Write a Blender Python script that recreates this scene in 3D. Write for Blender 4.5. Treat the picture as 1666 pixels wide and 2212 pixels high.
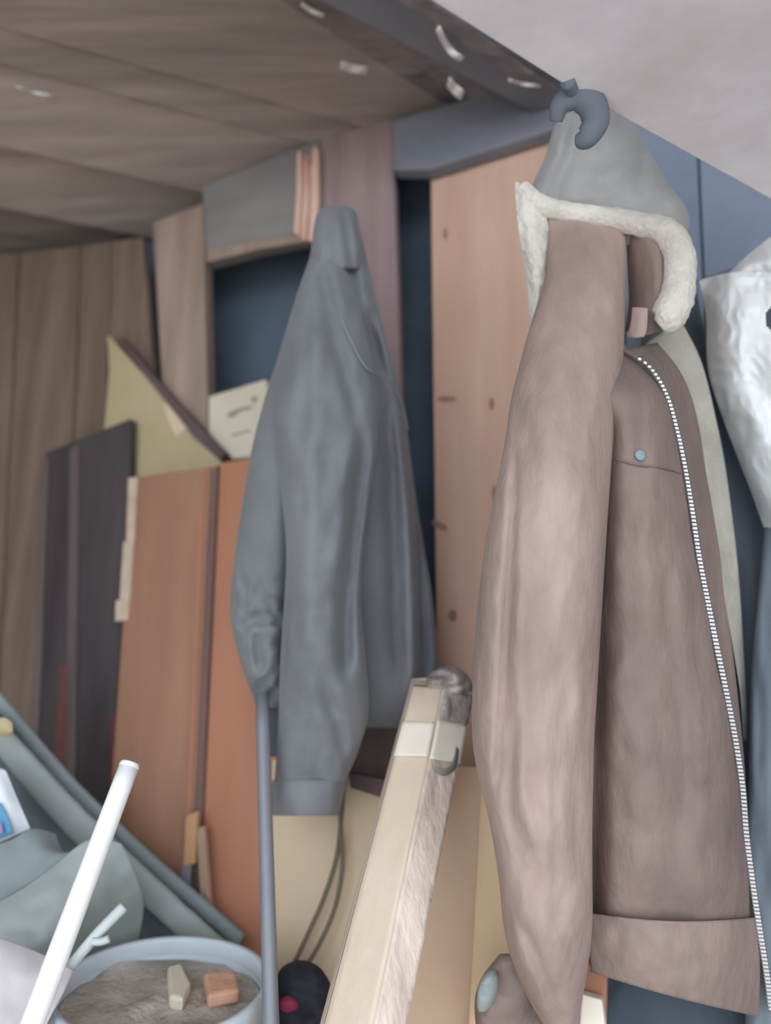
import bpy, math, random
from mathutils import Vector, noise, Matrix
random.seed(7)
for o in list(bpy.data.objects):
    bpy.data.objects.remove(o)
scene = bpy.context.scene
COL = scene.collection

# ------------------------------------------------------------------ camera
F = 1660.0                      # focal length in pixels of a 1666 x 2212 frame
PITCH = math.radians(14)
CAM = Vector((0, 0, 1.25))
cd = bpy.data.cameras.new('camera')
cam = bpy.data.objects.new('camera', cd); COL.objects.link(cam)
cam.location = CAM
cam.rotation_euler = (math.pi/2 + PITCH, 0, 0)
cd.sensor_fit = 'VERTICAL'; cd.sensor_height = 36.0; cd.lens = F/2212*36.0
cd.clip_start = 0.02
cd.dof.use_dof = True; cd.dof.focus_distance = 0.78; cd.dof.aperture_fstop = 2.0
scene.camera = cam

# ------------------------------------------------------------------ light: overcast daylight through the open front of the shed
world = bpy.data.worlds.new('overcast_sky'); scene.world = world
world.use_nodes = True
bg = world.node_tree.nodes['Background']
bg.inputs[0].default_value = (0.84, 0.92, 1.0, 1); bg.inputs[1].default_value = 3.2
vs = scene.view_settings
vs.view_transform = 'Standard'; vs.look = 'None'; vs.gamma = 1.0; vs.exposure = 0.0
vs.use_curve_mapping = False

# ------------------------------------------------------------------ helpers
FW = Vector((0, math.cos(PITCH), math.sin(PITCH)))
UP = Vector((0, -math.sin(PITCH), math.cos(PITCH)))
RT = Vector((1, 0, 0))
def ray(px, py): return RT*((px-833)/F) + UP*((1106-py)/F) + FW
DSC = 1.0                       # depth factor for the junk heap that stands nearer than the doors
def P(px, py, d): return CAM + ray(px, py)*(d*DSC)
WA = math.radians(21)
WE = Vector((math.cos(WA), -math.sin(WA), 0))       # along the back wall, to the right and nearer
WN = Vector((-math.sin(WA), -math.cos(WA), 0))      # out of the back wall, into the shed
W0 = CAM + ray(1050, 900)*1.27
def Wp(px, py, off=0.0):
    r = ray(px, py); q = W0 + WN*off
    return CAM + r*((q-CAM).dot(WN)/r.dot(WN))
def Zp(px, py, z):
    r = ray(px, py); return CAM + r*((z-CAM.z)/r.z)
def wdepth(px, py, off=0.0): return (Wp(px, py, off)-CAM).dot(FW)

LOC = {}
def wl(o): return LOC.get(o.name, Vector((0, 0, 0))) if o else Vector((0, 0, 0))
def link(o, loc, parent=None):
    COL.objects.link(o)
    LOC[o.name] = Vector(loc)
    o.location = Vector(loc) - wl(parent)
    if parent: o.parent = parent
    return o
def build(name, verts, faces, mat, parent=None, smooth=False, origin=None):
    vs_ = [Vector(v) for v in verts]
    if origin is None:
        lo = Vector([min(v[i] for v in vs_) for i in range(3)]); hi = Vector([max(v[i] for v in vs_) for i in range(3)])
        origin = (lo+hi)/2
    me = bpy.data.meshes.new(name)
    me.from_pydata([tuple(v-origin) for v in vs_], [], faces); me.validate(); me.update()
    import bmesh
    bm = bmesh.new(); bm.from_mesh(me); bmesh.ops.recalc_face_normals(bm, faces=bm.faces); bm.to_mesh(me); bm.free()
    if smooth:
        for p in me.polygons: p.use_smooth = True
    if mat: me.materials.append(mat)
    return link(bpy.data.objects.new(name, me), origin, parent)
def thing(name, loc): return link(bpy.data.objects.new(name, None), loc)
def tag(o, label=None, cat=None, group=None, kind=None):
    if label: o['label'] = label
    if cat: o['category'] = cat
    if group: o['group'] = group
    if kind: o['kind'] = kind
    return o
def bevel(o, w=0.003, seg=2):
    m = o.modifiers.new('bevel', 'BEVEL'); m.width = w; m.segments = seg; m.limit_method = 'ANGLE'
    return o
def prism(name, front, depth_vec, mat, parent=None, bev=0.002):
    n = len(front); v = list(front) + [p+depth_vec for p in front]
    f = [tuple(range(n)), tuple(range(2*n-1, n-1, -1))] + [(i, (i+1) % n, n+(i+1) % n, n+i) for i in range(n)]
    o = build(name, v, f, mat, parent)
    if bev: bevel(o, bev)
    return o
def slab(name, px, off, thick, mat, parent=None, bev=0.002):
    """a flat piece standing parallel to the back wall, front face `off` metres in front of it"""
    return prism(name, [Wp(x, y, off) for x, y in px], -WN*thick, mat, parent, bev)
def drop(a, b, z):              # continue the line a->b down to height z
    a = Vector(a); b = Vector(b); t = (z-a.z)/(b.z-a.z); return a+(b-a)*t
def lerp(a, b, t): return a+(b-a)*t
def interp(tab, y):
    """monotone-ish cubic through rows (y, v1, v2...)"""
    n = len(tab)
    if y <= tab[0][0]: return list(tab[0][1:])
    if y >= tab[-1][0]: return list(tab[-1][1:])
    for i in range(n-1):
        if tab[i][0] <= y <= tab[i+1][0]: break
    p1, p2 = tab[i], tab[i+1]; h = p2[0]-p1[0]; t = (y-p1[0])/h
    out = []
    for k in range(1, len(p1)):
        m1 = (p2[k]-tab[i-1][k])/(p2[0]-tab[i-1][0]) if i > 0 else (p2[k]-p1[k])/h
        m2 = (tab[i+2][k]-p1[k])/(tab[i+2][0]-p1[0]) if i+2 < n else (p2[k]-p1[k])/h
        t2, t3 = t*t, t*t*t
        out.append((2*t3-3*t2+1)*p1[k]+(t3-2*t2+t)*h*m1+(-2*t3+3*t2)*p2[k]+(t3-t2)*h*m2)
    return out
def nz(x, y, z=0.0): return noise.noise(Vector((x, y, z)))
def crease(paths):
    """paths: (amount_m, width_px, [(y, x), ...]): positive pushes away from the viewer"""
    def f(x, y):
        s = 0
        for a, w, p in paths:
            if y < p[0][0]-40 or y > p[-1][0]+40: continue
            fade = min(1, max(0, (y-p[0][0]+40)/80), max(0, (p[-1][0]+40-y)/80)) if len(p) > 1 else 1
            xx = interp(p, y)[0]
            s += a*fade*math.exp(-((x-xx)/w)**2)
        return s
    return f
def wrinkle(a, sx, sy, seed):
    return lambda x, y: a*(nz(x*sx, y*sy, seed)+0.5*nz(x*sx*2.3, y*sy*2.3, seed+9))
def loft(name, rows, mat, parent=None, nu=56, nv=110, fold=(), ex=0.85):
    """closed garment tube; rows (py, x_left, x_right, depth, half_thickness)"""
    y0, y1 = rows[0][0], rows[-1][0]
    V = []; FC = []
    for j in range(nv+1):
        y = lerp(y0, y1, j/nv); xl, xr, d, th = interp(rows, y)
        mid, hw = (xl+xr)/2, (xr-xl)/2
        for i in range(nu):
            a = 2*math.pi*i/nu; c, s = math.cos(a), math.sin(a)
            cx = math.copysign(abs(c)**ex, c); sy = math.copysign(abs(s)**ex, s)
            x = mid+hw*cx; dd = d-th*sy
            if sy > 0:
                w = min(1, sy*1.6)
                for f in fold: dd += w*f(x, y)
            V.append(P(x, y, dd))
    for j in range(nv):
        for i in range(nu):
            a = j*nu+i; b = j*nu+(i+1) % nu
            FC.append((a, b, b+nu, a+nu))
    FC.append(tuple(range(nu-1, -1, -1))); FC.append(tuple(range(nv*nu, nv*nu+nu)))
    return build(name, V, FC, mat, parent, smooth=True)
def net(name, ctrl, mat, parent=None, nu=40, nv=40, thick=0.004, fold=(), keep=None, smooth=True, world=False):
    """sheet through a net of control points (px, py, depth); rows may be any count"""
    R, Cn = len(ctrl), len(ctrl[0])
    def cr(p, t):
        n = len(p); s = t*(n-1); i = min(int(s), n-2); t = s-i
        p0 = p[max(i-1, 0)]; p1 = p[i]; p2 = p[i+1]; p3 = p[min(i+2, n-1)]
        return [0.5*(2*b+(c-a)*t+(2*a-5*b+4*c-d)*t*t+(3*b-a-3*c+d)*t**3) for a, b, c, d in zip(p0, p1, p2, p3)]
    G = []
    for j in range(nv+1):
        row = [cr([ctrl[r][c] for r in range(R)], j/nv) for c in range(Cn)]
        G.append([cr(row, i/nu) for i in range(nu+1)])
    V = []; B = []
    for j in range(nv+1):
        for i in range(nu+1):
            x, y, d = G[j][i]
            for f in fold: d += f(x, y)
            V.append(P(x, y, d)); B.append(P(x, y, d+thick))
    N = len(V); W = nu+1; FC = []
    def ok(j, i):
        return keep is None or keep(G[j][i][0], G[j][i][1])
    cells = {(j, i) for j in range(nv) for i in range(nu) if ok(j, i)}
    for j, i in cells:
        a = j*W+i; q = (a, a+1, a+W+1, a+W)
        FC.append(q); FC.append(tuple(k+N for k in reversed(q)))
        for (dj, di, e0, e1) in ((-1, 0, a, a+1), (1, 0, a+W+1, a+W), (0, -1, a+W, a), (0, 1, a+1, a+W+1)):
            if (j+dj, i+di) not in cells: FC.append((e1, e0, e0+N, e1+N))
    used = sorted({k for f in FC for k in f}); mp = {k: n for n, k in enumerate(used)}; A = V+B
    return build(name, [A[k] for k in used], [tuple(mp[k] for k in f) for f in FC], mat, parent, smooth=smooth)
def tube(name, pts, rad, mat, parent=None, ns=12, res=6, jitter=0.0, flat=1.0, seed=0, straight=False):
    pts = [Vector(p) for p in pts]
    if not isinstance(rad, (list, tuple)): rad = [rad]*len(pts)
    Q = []; Rr = []
    n = len(pts)
    for i in range(n-1):
        p0 = pts[max(i-1, 0)]; p1 = pts[i]; p2 = pts[i+1]; p3 = pts[min(i+2, n-1)]
        for k in range(res):
            t = k/res
            Q.append(p1.lerp(p2, t) if straight else 0.5*(2*p1+(p2-p0)*t+(2*p0-5*p1+4*p2-p3)*t*t+(3*p1-p0-3*p2+p3)*t**3)); Rr.append(lerp(rad[i], rad[i+1], t))
    Q.append(pts[-1]); Rr.append(rad[-1])
    V = []; FC = []
    T0 = (Q[1]-Q[0]).normalized(); N0 = (-FW - T0*(-FW).dot(T0)).normalized()
    for k, q in enumerate(Q):
        T = (Q[min(k+1, len(Q)-1)]-Q[max(k-1, 0)]).normalized()
        N0 = (N0-T*N0.dot(T)).normalized(); Bn = T.cross(N0)
        for i in range(ns):
            a = 2*math.pi*i/ns
            r = Rr[k]
            p = q+N0*(math.cos(a)*r*flat)+Bn*(math.sin(a)*r)
            if jitter: p = p+(p-q)*jitter*(noise.noise(p*90+Vector((seed, 0, 0)))+0.6*noise.noise(p*230))
            V.append(p)
    for k in range(len(Q)-1):
        for i in range(ns):
            a = k*ns+i; b = k*ns+(i+1) % ns; FC.append((a, b, b+ns, a+ns))
    FC.append(tuple(range(ns-1, -1, -1))); FC.append(tuple(range((len(Q)-1)*ns, len(Q)*ns)))
    return build(name, V, FC, mat, parent, smooth=True)
def lathe(name, prof, base, axis, mat, parent=None, ns=64):
    axis = Vector(axis).normalized(); a1 = axis.orthogonal().normalized(); a2 = axis.cross(a1)
    V = []; FC = []
    for r, h in prof:
        for i in range(ns):
            t = 2*math.pi*i/ns; V.append(base+axis*h+(a1*math.cos(t)+a2*math.sin(t))*r)
    for k in range(len(prof)-1):
        for i in range(ns):
            a = k*ns+i; b = k*ns+(i+1) % ns; FC.append((a, b, b+ns, a+ns))
    if prof[0][0] > 1e-6 and prof[0] != prof[-1]: FC.append(tuple(range(ns-1, -1, -1)))
    if prof[-1] != prof[0]: FC.append(tuple(range((len(prof)-1)*ns, len(prof)*ns)))
    return build(name, V, FC, mat, parent, smooth=True)

# ------------------------------------------------------------------ materials
def lin(c):
    c = c/255.0
    return c/12.92 if c <= 0.04045 else ((c+0.055)/1.055)**2.4
def srgb(c, k=1.0):
    l = [lin(v)*k for v in c]; g = 0.3*l[0]+0.59*l[1]+0.11*l[2]
    return tuple(g+(v-g)*0.82 for v in l)+(1,)  # every colour greyed a little to carry a hazy veil of light
def material(name, c1, c2=None, rough=0.75, scale=(6, 6, 6), bump=0.15, detail=6, spec=0.3, c3=None, fine=60, metallic=0, tint=0.0, coat=0, rot=(0,0,0), sheen=0, contrast=(0.3, 0.7)):
    m = bpy.data.materials.new(name); m.use_nodes = True
    nt = m.node_tree; N = nt.nodes; L = nt.links; b = N['Principled BSDF']
    tc = N.new('ShaderNodeTexCoord'); mp = N.new('ShaderNodeMapping'); mp.inputs['Scale'].default_value = scale; mp.inputs['Rotation'].default_value = rot
    L.new(tc.outputs['Object'], mp.inputs[0])
    oi = N.new('ShaderNodeObjectInfo'); ad = N.new('ShaderNodeVectorMath'); ad.operation = 'ADD'
    ml = N.new('ShaderNodeMath'); ml.operation = 'MULTIPLY'; ml.inputs[1].default_value = 37.0
    L.new(oi.outputs['Random'], ml.inputs[0]); L.new(mp.outputs[0], ad.inputs[0]); L.new(ml.outputs[0], ad.inputs[1])
    n1 = N.new('ShaderNodeTexNoise'); n1.inputs['Scale'].default_value = 1.0; n1.inputs['Detail'].default_value = detail; n1.inputs['Roughness'].default_value = 0.6
    L.new(ad.outputs[0], n1.inputs['Vector'])
    cr = N.new('ShaderNodeValToRGB'); e = cr.color_ramp.elements
    e[0].position = contrast[0]; e[1].position = contrast[1]
    e[0].color = srgb(c1); e[1].color = srgb(c2 or c1)
    if c3: x = e.new((contrast[0]+contrast[1])/2); x.color = srgb(c3)
    L.new(n1.outputs[0], cr.inputs[0])
    out = cr.outputs[0]
    if tint:
        hv = N.new('ShaderNodeHueSaturation'); mr = N.new('ShaderNodeMapRange')
        mr.inputs['To Min'].default_value = 1-tint; mr.inputs['To Max'].default_value = 1+tint
        L.new(oi.outputs['Random'], mr.inputs[0]); L.new(mr.outputs[0], hv.inputs['Value']); L.new(out, hv.inputs['Color']); out = hv.outputs[0]
    L.new(out, b.inputs['Base Color'])
    b.inputs['Roughness'].default_value = rough; b.inputs['Specular IOR Level'].default_value = spec; b.inputs['Metallic'].default_value = metallic
    if coat: b.inputs['Coat Weight'].default_value = coat; b.inputs['Coat Roughness'].default_value = 0.2
    if sheen: b.inputs['Sheen Weight'].default_value = sheen
    if bump:
        n2 = N.new('ShaderNodeTexNoise'); n2.inputs['Scale'].default_value = fine/10; n2.inputs['Detail'].default_value = 8
        L.new(ad.outputs[0], n2.inputs['Vector'])
        bp = N.new('ShaderNodeBump'); bp.inputs['Strength'].default_value = bump; bp.inputs['Distance'].default_value = 0.01
        L.new(n2.outputs[0], bp.inputs['Height']); L.new(bp.outputs[0], b.inputs['Normal'])
    return m
VERT = (22, 22, 2.2)            # grain along the height
M = {}
BR = (math.cos(math.radians(21)), math.sin(math.radians(21)))
M['ceil'] = material('ceiling_wood', (160, 144, 136), (204, 186, 174), 0.8, (2.0, 26, 26), 0.2, tint=0.2, rot=(0, 0, -math.radians(21)))
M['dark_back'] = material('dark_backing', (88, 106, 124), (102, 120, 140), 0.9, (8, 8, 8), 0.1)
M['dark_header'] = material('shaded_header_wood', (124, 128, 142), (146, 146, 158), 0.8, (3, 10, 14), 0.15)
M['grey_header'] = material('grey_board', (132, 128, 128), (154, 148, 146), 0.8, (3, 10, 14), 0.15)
M['plank_left'] = material('weathered_plank', (106, 88, 74), (138, 116, 97), 0.85, VERT, 0.25, tint=0.1)
M['plank_post'] = material('pinkish_post', (150, 126, 112), (186, 158, 140), 0.8, VERT, 0.2)
M['plank_brown'] = material('brown_plank', (148, 126, 128), (180, 152, 150), 0.8, VERT, 0.2)
M['plank_orange'] = material('orange_plank', (218, 170, 146), (238, 196, 170), 0.75, (16, 16, 1.6), 0.15, c3=(228, 182, 156))
M['knot'] = material('dark_knot', (156, 116, 96), (184, 142, 120), 0.8)
M['shade_board'] = material('blue_shade_board', (136, 152, 180), (156, 170, 194), 0.85, (5, 5, 5), 0.1)  # blue shade beneath the overhead panel, put into the board colour
M['over'] = material('dusty_panel', (218, 208, 210), (248, 242, 246), 0.8, (5, 5, 5), 0.12, c3=(232, 226, 234))
M['split'] = material('bright_orange_streak', (236, 158, 128), (255, 222, 200), 0.7, (60, 60, 5), 0.4)
M['beam'] = material('dark_beam', (120, 122, 132), (142, 140, 146), 0.7, (4, 4, 4), 0.2)
M['film'] = material('dark_plastic_film', (136, 124, 128), (170, 158, 158), 0.18, (7, 7, 7), 0.35, spec=0.8)
M['scrap'] = material('pale_scrap_and_glint', (245, 240, 238), (255, 252, 250), 0.4)
M['ply'] = material('olive_plywood', (176, 156, 112), (194, 176, 134), 0.8, (5, 5, 3), 0.08)
M['ply_edge'] = material('dark_edge', (92, 76, 80), (112, 92, 92), 0.8)
M['maroon'] = material('dark_maroon_panel', (62, 52, 56), (86, 80, 82), 0.6, (14, 14, 1.5), 0.1)
M['maroon_red'] = material('red_brown_edge', (98, 52, 50), (116, 68, 64), 0.55, VERT, 0.1)
M['maroon_rail'] = material('dull_rail', (88, 74, 76), (110, 94, 94), 0.6, VERT, 0.1)
M['door'] = material('orange_brown_veneer', (150, 102, 76), (176, 126, 96), 0.5, (10, 10, 1.3), 0.06, c3=(162, 112, 84), spec=0.35)
M['door_b'] = material('rust_veneer', (184, 116, 82), (202, 134, 98), 0.5, (10, 10, 1.3), 0.06, spec=0.35)
M['door_edge'] = material('dull_door_edge', (112, 84, 78), (132, 102, 92), 0.6, VERT, 0.08)
M['strip'] = material('bare_chipboard', (190, 164, 142), (214, 190, 168), 0.8, (30, 30, 30), 0.2)
M['paper'] = material('cream_paper', (216, 204, 180), (232, 222, 200), 0.7, (6, 6, 6), 0.06)
M['handle'] = material('tool_handle', (190, 138, 84), (204, 154, 100), 0.6, VERT, 0.08)
M['slat'] = material('dull_slat', (170, 136, 114), (190, 156, 132), 0.7, VERT, 0.1)
M['ink'] = material('grey_ink', (156, 146, 128), (172, 160, 140), 0.8)
M['cream'] = material('cream_board', (216, 190, 152), (228, 204, 170), 0.75, (3, 3, 3), 0.05)
M['tan'] = material('tan_cardboard', (220, 180, 144), (234, 198, 164), 0.75, (4, 4, 3), 0.06)
M['yellow'] = material('yellow_wood', (240, 202, 150), (250, 216, 172), 0.7, VERT, 0.08)
M['grey_cloth'] = material('grey_jacket_cloth', (108, 111, 118), (128, 131, 136), 0.85, (9, 9, 5), 0.12, sheen=0.2)
M['grey_dark'] = material('dark_grey_cloth', (74, 80, 92), (88, 94, 104), 0.85, (9, 9, 5), 0.12)
M['piping'] = material('pale_piping', (120, 128, 136), (140, 146, 152), 0.6)
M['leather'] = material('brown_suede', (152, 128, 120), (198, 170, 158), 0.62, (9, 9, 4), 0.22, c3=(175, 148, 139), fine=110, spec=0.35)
M['leather_b'] = material('shaded_brown_suede', (122, 103, 99), (158, 134, 124), 0.62, (9, 9, 4), 0.22, c3=(139, 118, 110), fine=110, spec=0.35)  # same suede as the sleeve, shade of the side turned away in its colour
M['shear'] = material('shearling', (206, 200, 190), (236, 230, 220), 0.95, (30, 30, 30), 0.5, sheen=0.4)
M['lining'] = material('beige_fleece', (176, 172, 160), (204, 198, 184), 0.95, (24, 24, 24), 0.4, sheen=0.3)
M['hood'] = material('grey_wool', (150, 150, 152), (174, 174, 174), 0.9, (12, 12, 12), 0.2, sheen=0.3)
M['zip'] = material('zip_metal', (200, 202, 204), (230, 232, 234), 0.35, metallic=0.4)
M['tape'] = material('zip_tape', (110, 104, 106), (120, 114, 116), 0.8)
M['button'] = material('blue_grey_stud', (120, 146, 160), (150, 172, 184), 0.4)
M['navy'] = material('navy_cloth', (106, 116, 130), (120, 130, 144), 0.9, (9, 9, 5), 0.12)
M['navy_dark'] = material('dark_navy_cloth', (66, 78, 94), (82, 92, 108), 0.9, (9, 9, 5), 0.12)
M['slate_cloth'] = material('slate_cloth', (112, 124, 138), (126, 138, 150), 0.85, (9, 9, 5), 0.12)
M['bag'] = material('white_plastic', (236, 240, 244), (250, 252, 255), 0.35, (4, 4, 4), 0.1, spec=0.5)
M['wrap'] = material('wrapped_paper', (218, 194, 168), (236, 216, 192), 0.6, (7, 7, 4), 0.2, c3=(226, 204, 180))
M['wrap_b'] = material('flaky_paper', (190, 166, 150), (236, 216, 200), 0.5, (20, 20, 7), 0.3, contrast=(0.34, 0.62))
M['tape_w'] = material('cream_tape', (238, 226, 204), (248, 238, 220), 0.5, (6, 6, 6), 0.1)
M['foil'] = material('silver_film', (120, 110, 108), (196, 182, 176), 0.3, (16, 16, 16), 0.5, spec=0.6)
M['mark'] = material('grey_mark', (136, 132, 126), (160, 154, 146), 0.7)
M['tarp'] = material('grey_green_tarp', (140, 150, 150), (160, 170, 168), 0.55, (4, 4, 4), 0.12)
M['tarp_d'] = material('teal_grey_tarp', (120, 132, 136), (138, 150, 152), 0.55, (4, 4, 4), 0.12)
M['tarp_k'] = material('shaded_teal_tarp', (84, 97, 106), (100, 112, 118), 0.55, (4, 4, 4), 0.12)  # darker copy of the tarp, shade of the gaps between rolls in its colour
M['lav'] = material('lavender_grey_cloth', (196, 190, 196), (214, 208, 212), 0.8, (5, 5, 5), 0.1)
M['white'] = material('white_pvc', (244, 246, 248), (252, 253, 255), 0.35, bump=0.0)
M['bar'] = material('pale_grey_bar', (190, 202, 204), (210, 220, 222), 0.5)
M['bucket'] = material('pale_blue_plastic', (186, 200, 212), (206, 218, 228), 0.35, (5, 5, 5), 0.06)
M['rubble'] = material('grey_debris', (150, 140, 128), (206, 196, 182), 0.9, (14, 14, 14), 0.6)
M['brick'] = material('orange_scrap', (216, 150, 116), (232, 176, 146), 0.8, (14, 14, 14), 0.3)
M['metal'] = material('grey_tube', (122, 124, 134), (140, 142, 150), 0.45, (5, 5, 2), 0.05, metallic=0.2)
M['cord'] = material('dark_cord', (112, 98, 84), (124, 108, 92), 0.7)
M['black'] = material('dark_things', (44, 48, 60), (58, 62, 74), 0.9)
M['magenta'] = material('magenta_cloth', (150, 34, 80), (176, 50, 96), 0.8)
M['packet'] = material('white_packet', (214, 224, 236), (236, 242, 248), 0.4)
M['blue'] = material('blue_print', (70, 150, 200), (100, 176, 216), 0.4)
M['pink'] = material('pink_print', (150, 120, 190), (180, 150, 210), 0.4)
M['floor'] = material('pale_bounce_floor', (186, 176, 166), (212, 202, 190), 0.95, (3, 3, 3), 0.3)  # unseen floor, made pale so that daylight bounces up to the ceiling
M['sidewall'] = material('side_boards', (150, 138, 124), (180, 166, 150), 0.85, (2, 22, 2), 0.2)
M['bench'] = material('bench_wood', (128, 108, 90), (150, 130, 108), 0.8, (3, 20, 20), 0.2)

# ------------------------------------------------------------------ the shed
HC = Wp(850, 250).z             # ceiling height
def quad(name, pts, dv, mat, parent=None, bev=0): return prism(name, [Vector(p) for p in pts], Vector(dv), mat, parent, bev)
fl = quad('floor', [(-6, -8, 0), (6, -8, 0), (6, 3, 0), (-6, 3, 0)], (0, 0, -0.1), M['floor']); tag(fl, kind='structure')
XL, XR, YF = -1.75, 1.45, -0.55
def wall_pt(x, off):            # point of the back wall plane at world x
    q = W0+WN*off; t = (x-q.x)/WE.x; p = q+WE*t; return Vector((x, p.y, 0))
a, b = wall_pt(XL, -0.14), wall_pt(XR, -0.14)
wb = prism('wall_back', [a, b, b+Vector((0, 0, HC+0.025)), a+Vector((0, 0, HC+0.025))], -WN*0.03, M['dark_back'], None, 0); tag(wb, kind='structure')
wlft = quad('wall_left', [(XL, YF, 0), (XL, a.y, 0), (XL, a.y, HC+0.025), (XL, YF, HC+0.025)], (-0.03, 0, 0), M['sidewall']); tag(wlft, kind='structure')
wrgt = quad('wall_right', [(XR, YF, 0), (XR, b.y, 0), (XR, b.y, HC+0.025), (XR, YF, HC+0.025)], (0.03, 0, 0), M['sidewall']); tag(wrgt, kind='structure')

# ceiling: a thin deck with boards nailed under it, running diagonally
ce = quad('ceiling', [(XL, YF, HC+0.025), (XR, YF, HC+0.025), (XR, b.y, HC+0.025), (XL, a.y, HC+0.025)], (0, 0, 0.03), M['beam']); tag(ce, kind='structure')
bd = Vector((BR[0], BR[1], 0)); bn = Vector((-BR[1], BR[0], 0))
s0 = -1.2; k = 0
lines = [Zp(0, 50, HC), Zp(0, 130, HC), Zp(0, 285, HC), Zp(0, 420, HC)]
S = [-0.55, -0.40, -0.27, -0.13, 0.0, 0.12] + [p.dot(bn) for p in lines]
S = sorted(set([round(s, 3) for s in S]))
while S[-1] < 2.4: S.append(S[-1]+0.14)
def hit(p, dv, off=0.0):        # along a ceiling line to the wall plane
    q = W0+WN*off; return p+dv*((q-p).dot(WN)/dv.dot(WN))
DEEP = (S.index(round(lines[2].dot(bn), 3))-1, S.index(round(lines[3].dot(bn), 3))-1)   # two boards given a deeper lap to make wide dark seams
for i in range(len(S)-1):
    w = S[i+1]-S[i]
    zl = 0.034 if i in DEEP else random.uniform(0.008, 0.013)             # each board laps a little below the next one
    g = 0.001
    pts = []
    for s in (S[i]+g, S[i+1]-g):
        base = bn*s
        # left end: left wall or front edge
        t0 = (XL+0.01-base.x)/bd.x
        if base.y+bd.y*t0 < YF+0.01: t0 = (YF+0.01-base.y)/bd.y
        e = hit(base, bd, -0.13); t1 = (e-base).dot(bd)
        tx = (XR-0.01-base.x)/bd.x
        t1 = min(t1, tx)
        pts.append((base+bd*t0, base+bd*t1))
    if (pts[0][1]-pts[0][0]).dot(bd) < 0.1 or (pts[1][1]-pts[1][0]).dot(bd) < 0.05: continue
    fr = [pts[0][0], pts[0][1], pts[1][1], pts[1][0]]
    prism('plank', [Vector((p.x, p.y, HC-zz_)) for p, zz_ in zip(fr, (0, 0, zl, zl))], Vector((0, 0, 0.017)), M['ceil'], ce, 0.002)

# boards of the back wall (children of wall_back)
def wplank(px, off=0.0, thick=0.02, mat='plank_left', bev=0.002):
    pts = [Wp(x, y, off) for x, y in px]
    for i, (x, y) in enumerate(px):
        if y > 2000: pts[i] = Vector((pts[i].x, pts[i].y, 0.004))     # boards that run down to the floor
    return prism('plank', pts, -WN*thick, M[mat], wb, bev)
for q0_, q1_ in ((-640, -480), (-474, -320), (-314, -156)): wplank([(q0_, 566), (q1_, 562), (q1_, 2100), (q0_, 2100)], random.uniform(-.006, .002))
wplank([(-150, 560), (40, 545), (30, 2100), (-150, 2100)], -0.006)
wplank([(44, 545), (172, 530), (165, 2100), (36, 2100)], 0.0)
wplank([(177, 530), (240, 520), (250, 2100), (172, 2100)], -0.004)
wplank([(242, 520), (308, 512), (330, 800), (330, 2100), (254, 2100)], 0.004)
wplank([(330, 480), (438, 440), (452, 1060), (362, 1060)], 0.012, 0.03, 'plank_post')
wplank([(690, 300), (848, 250), (880, 1300), (880, 2240), (690, 2240)], 0.0, 0.02, 'plank_brown')
po = wplank([(930, 330), (1190, 250), (1200, 2240), (948, 2240)], 0.0, 0.03, 'plank_orange')
for kx, ky, kw, kh in ((965, 862, 22, 7), (1062, 872, 6, 14), (950, 1135, 20, 8), (1068, 1065, 5, 18), (962, 505, 5, 14), (978, 1330, 10, 14)):
    ln = 10
    an = 0.5 if ky == 1135 else 0
    pts = [(kx+kw*math.cos(t)*math.cos(an)-kh*math.sin(t)*math.sin(an), ky+kw*math.cos(t)*math.sin(an)+kh*math.sin(t)*math.cos(an)) for t in [2*math.pi*i/ln for i in range(ln)]]
    slab('knot', pts, 0.0008, 0.004, M['knot'], po, 0)
wplank([(1195, 255), (1330, 200), (1340, 2240), (1204, 2240)], -0.012, 0.02, 'shade_board')
wplank([(1334, 200), (1500, 180), (1500, 2240), (1344, 2240)], -0.006, 0.02, 'shade_board')
wplank([(1504, 180), (1900, 100), (1900, 2240), (1504, 2240)], -0.012, 0.02, 'shade_board')

# grey header over the dark opening, and the dark header above the orange plank
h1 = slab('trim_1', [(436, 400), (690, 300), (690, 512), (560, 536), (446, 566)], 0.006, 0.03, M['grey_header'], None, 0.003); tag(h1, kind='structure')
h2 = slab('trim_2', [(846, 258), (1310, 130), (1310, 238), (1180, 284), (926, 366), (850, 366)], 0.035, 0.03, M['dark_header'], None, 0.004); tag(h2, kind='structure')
h3 = slab('trim_3', [(450, 536), (555, 520), (690, 500), (690, 516), (560, 538), (446, 566)], 0.012, 0.006, M['plank_post'], None, 0.001); tag(h3, kind='structure')

# bright copper streak, built as splinters with the brightness in their colour
sp = thing('bright_streak', Wp(665, 520, 0.02))
for x0, x1, y0, y1, of in ((642, 650, 328, 508, .018), (651, 657, 352, 514, .010), (658, 665, 336, 520, .016), (667, 672, 360, 516, .009), (673, 687, 322, 524, .020)):
    slab('splinter', [(x0, y0+6), ((x0+x1)/2, y0-6), (x1, y0), (x1+1, (y0+y1)/2), (x1-5, y1), (x0-8, y1-6), (x0-2, (y0+y1)/2)], of, 0.012, M['split'], sp, 0.001)
tag(sp, 'bright orange streak of splinters beside the top of the grey jacket', 'wood')

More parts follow.
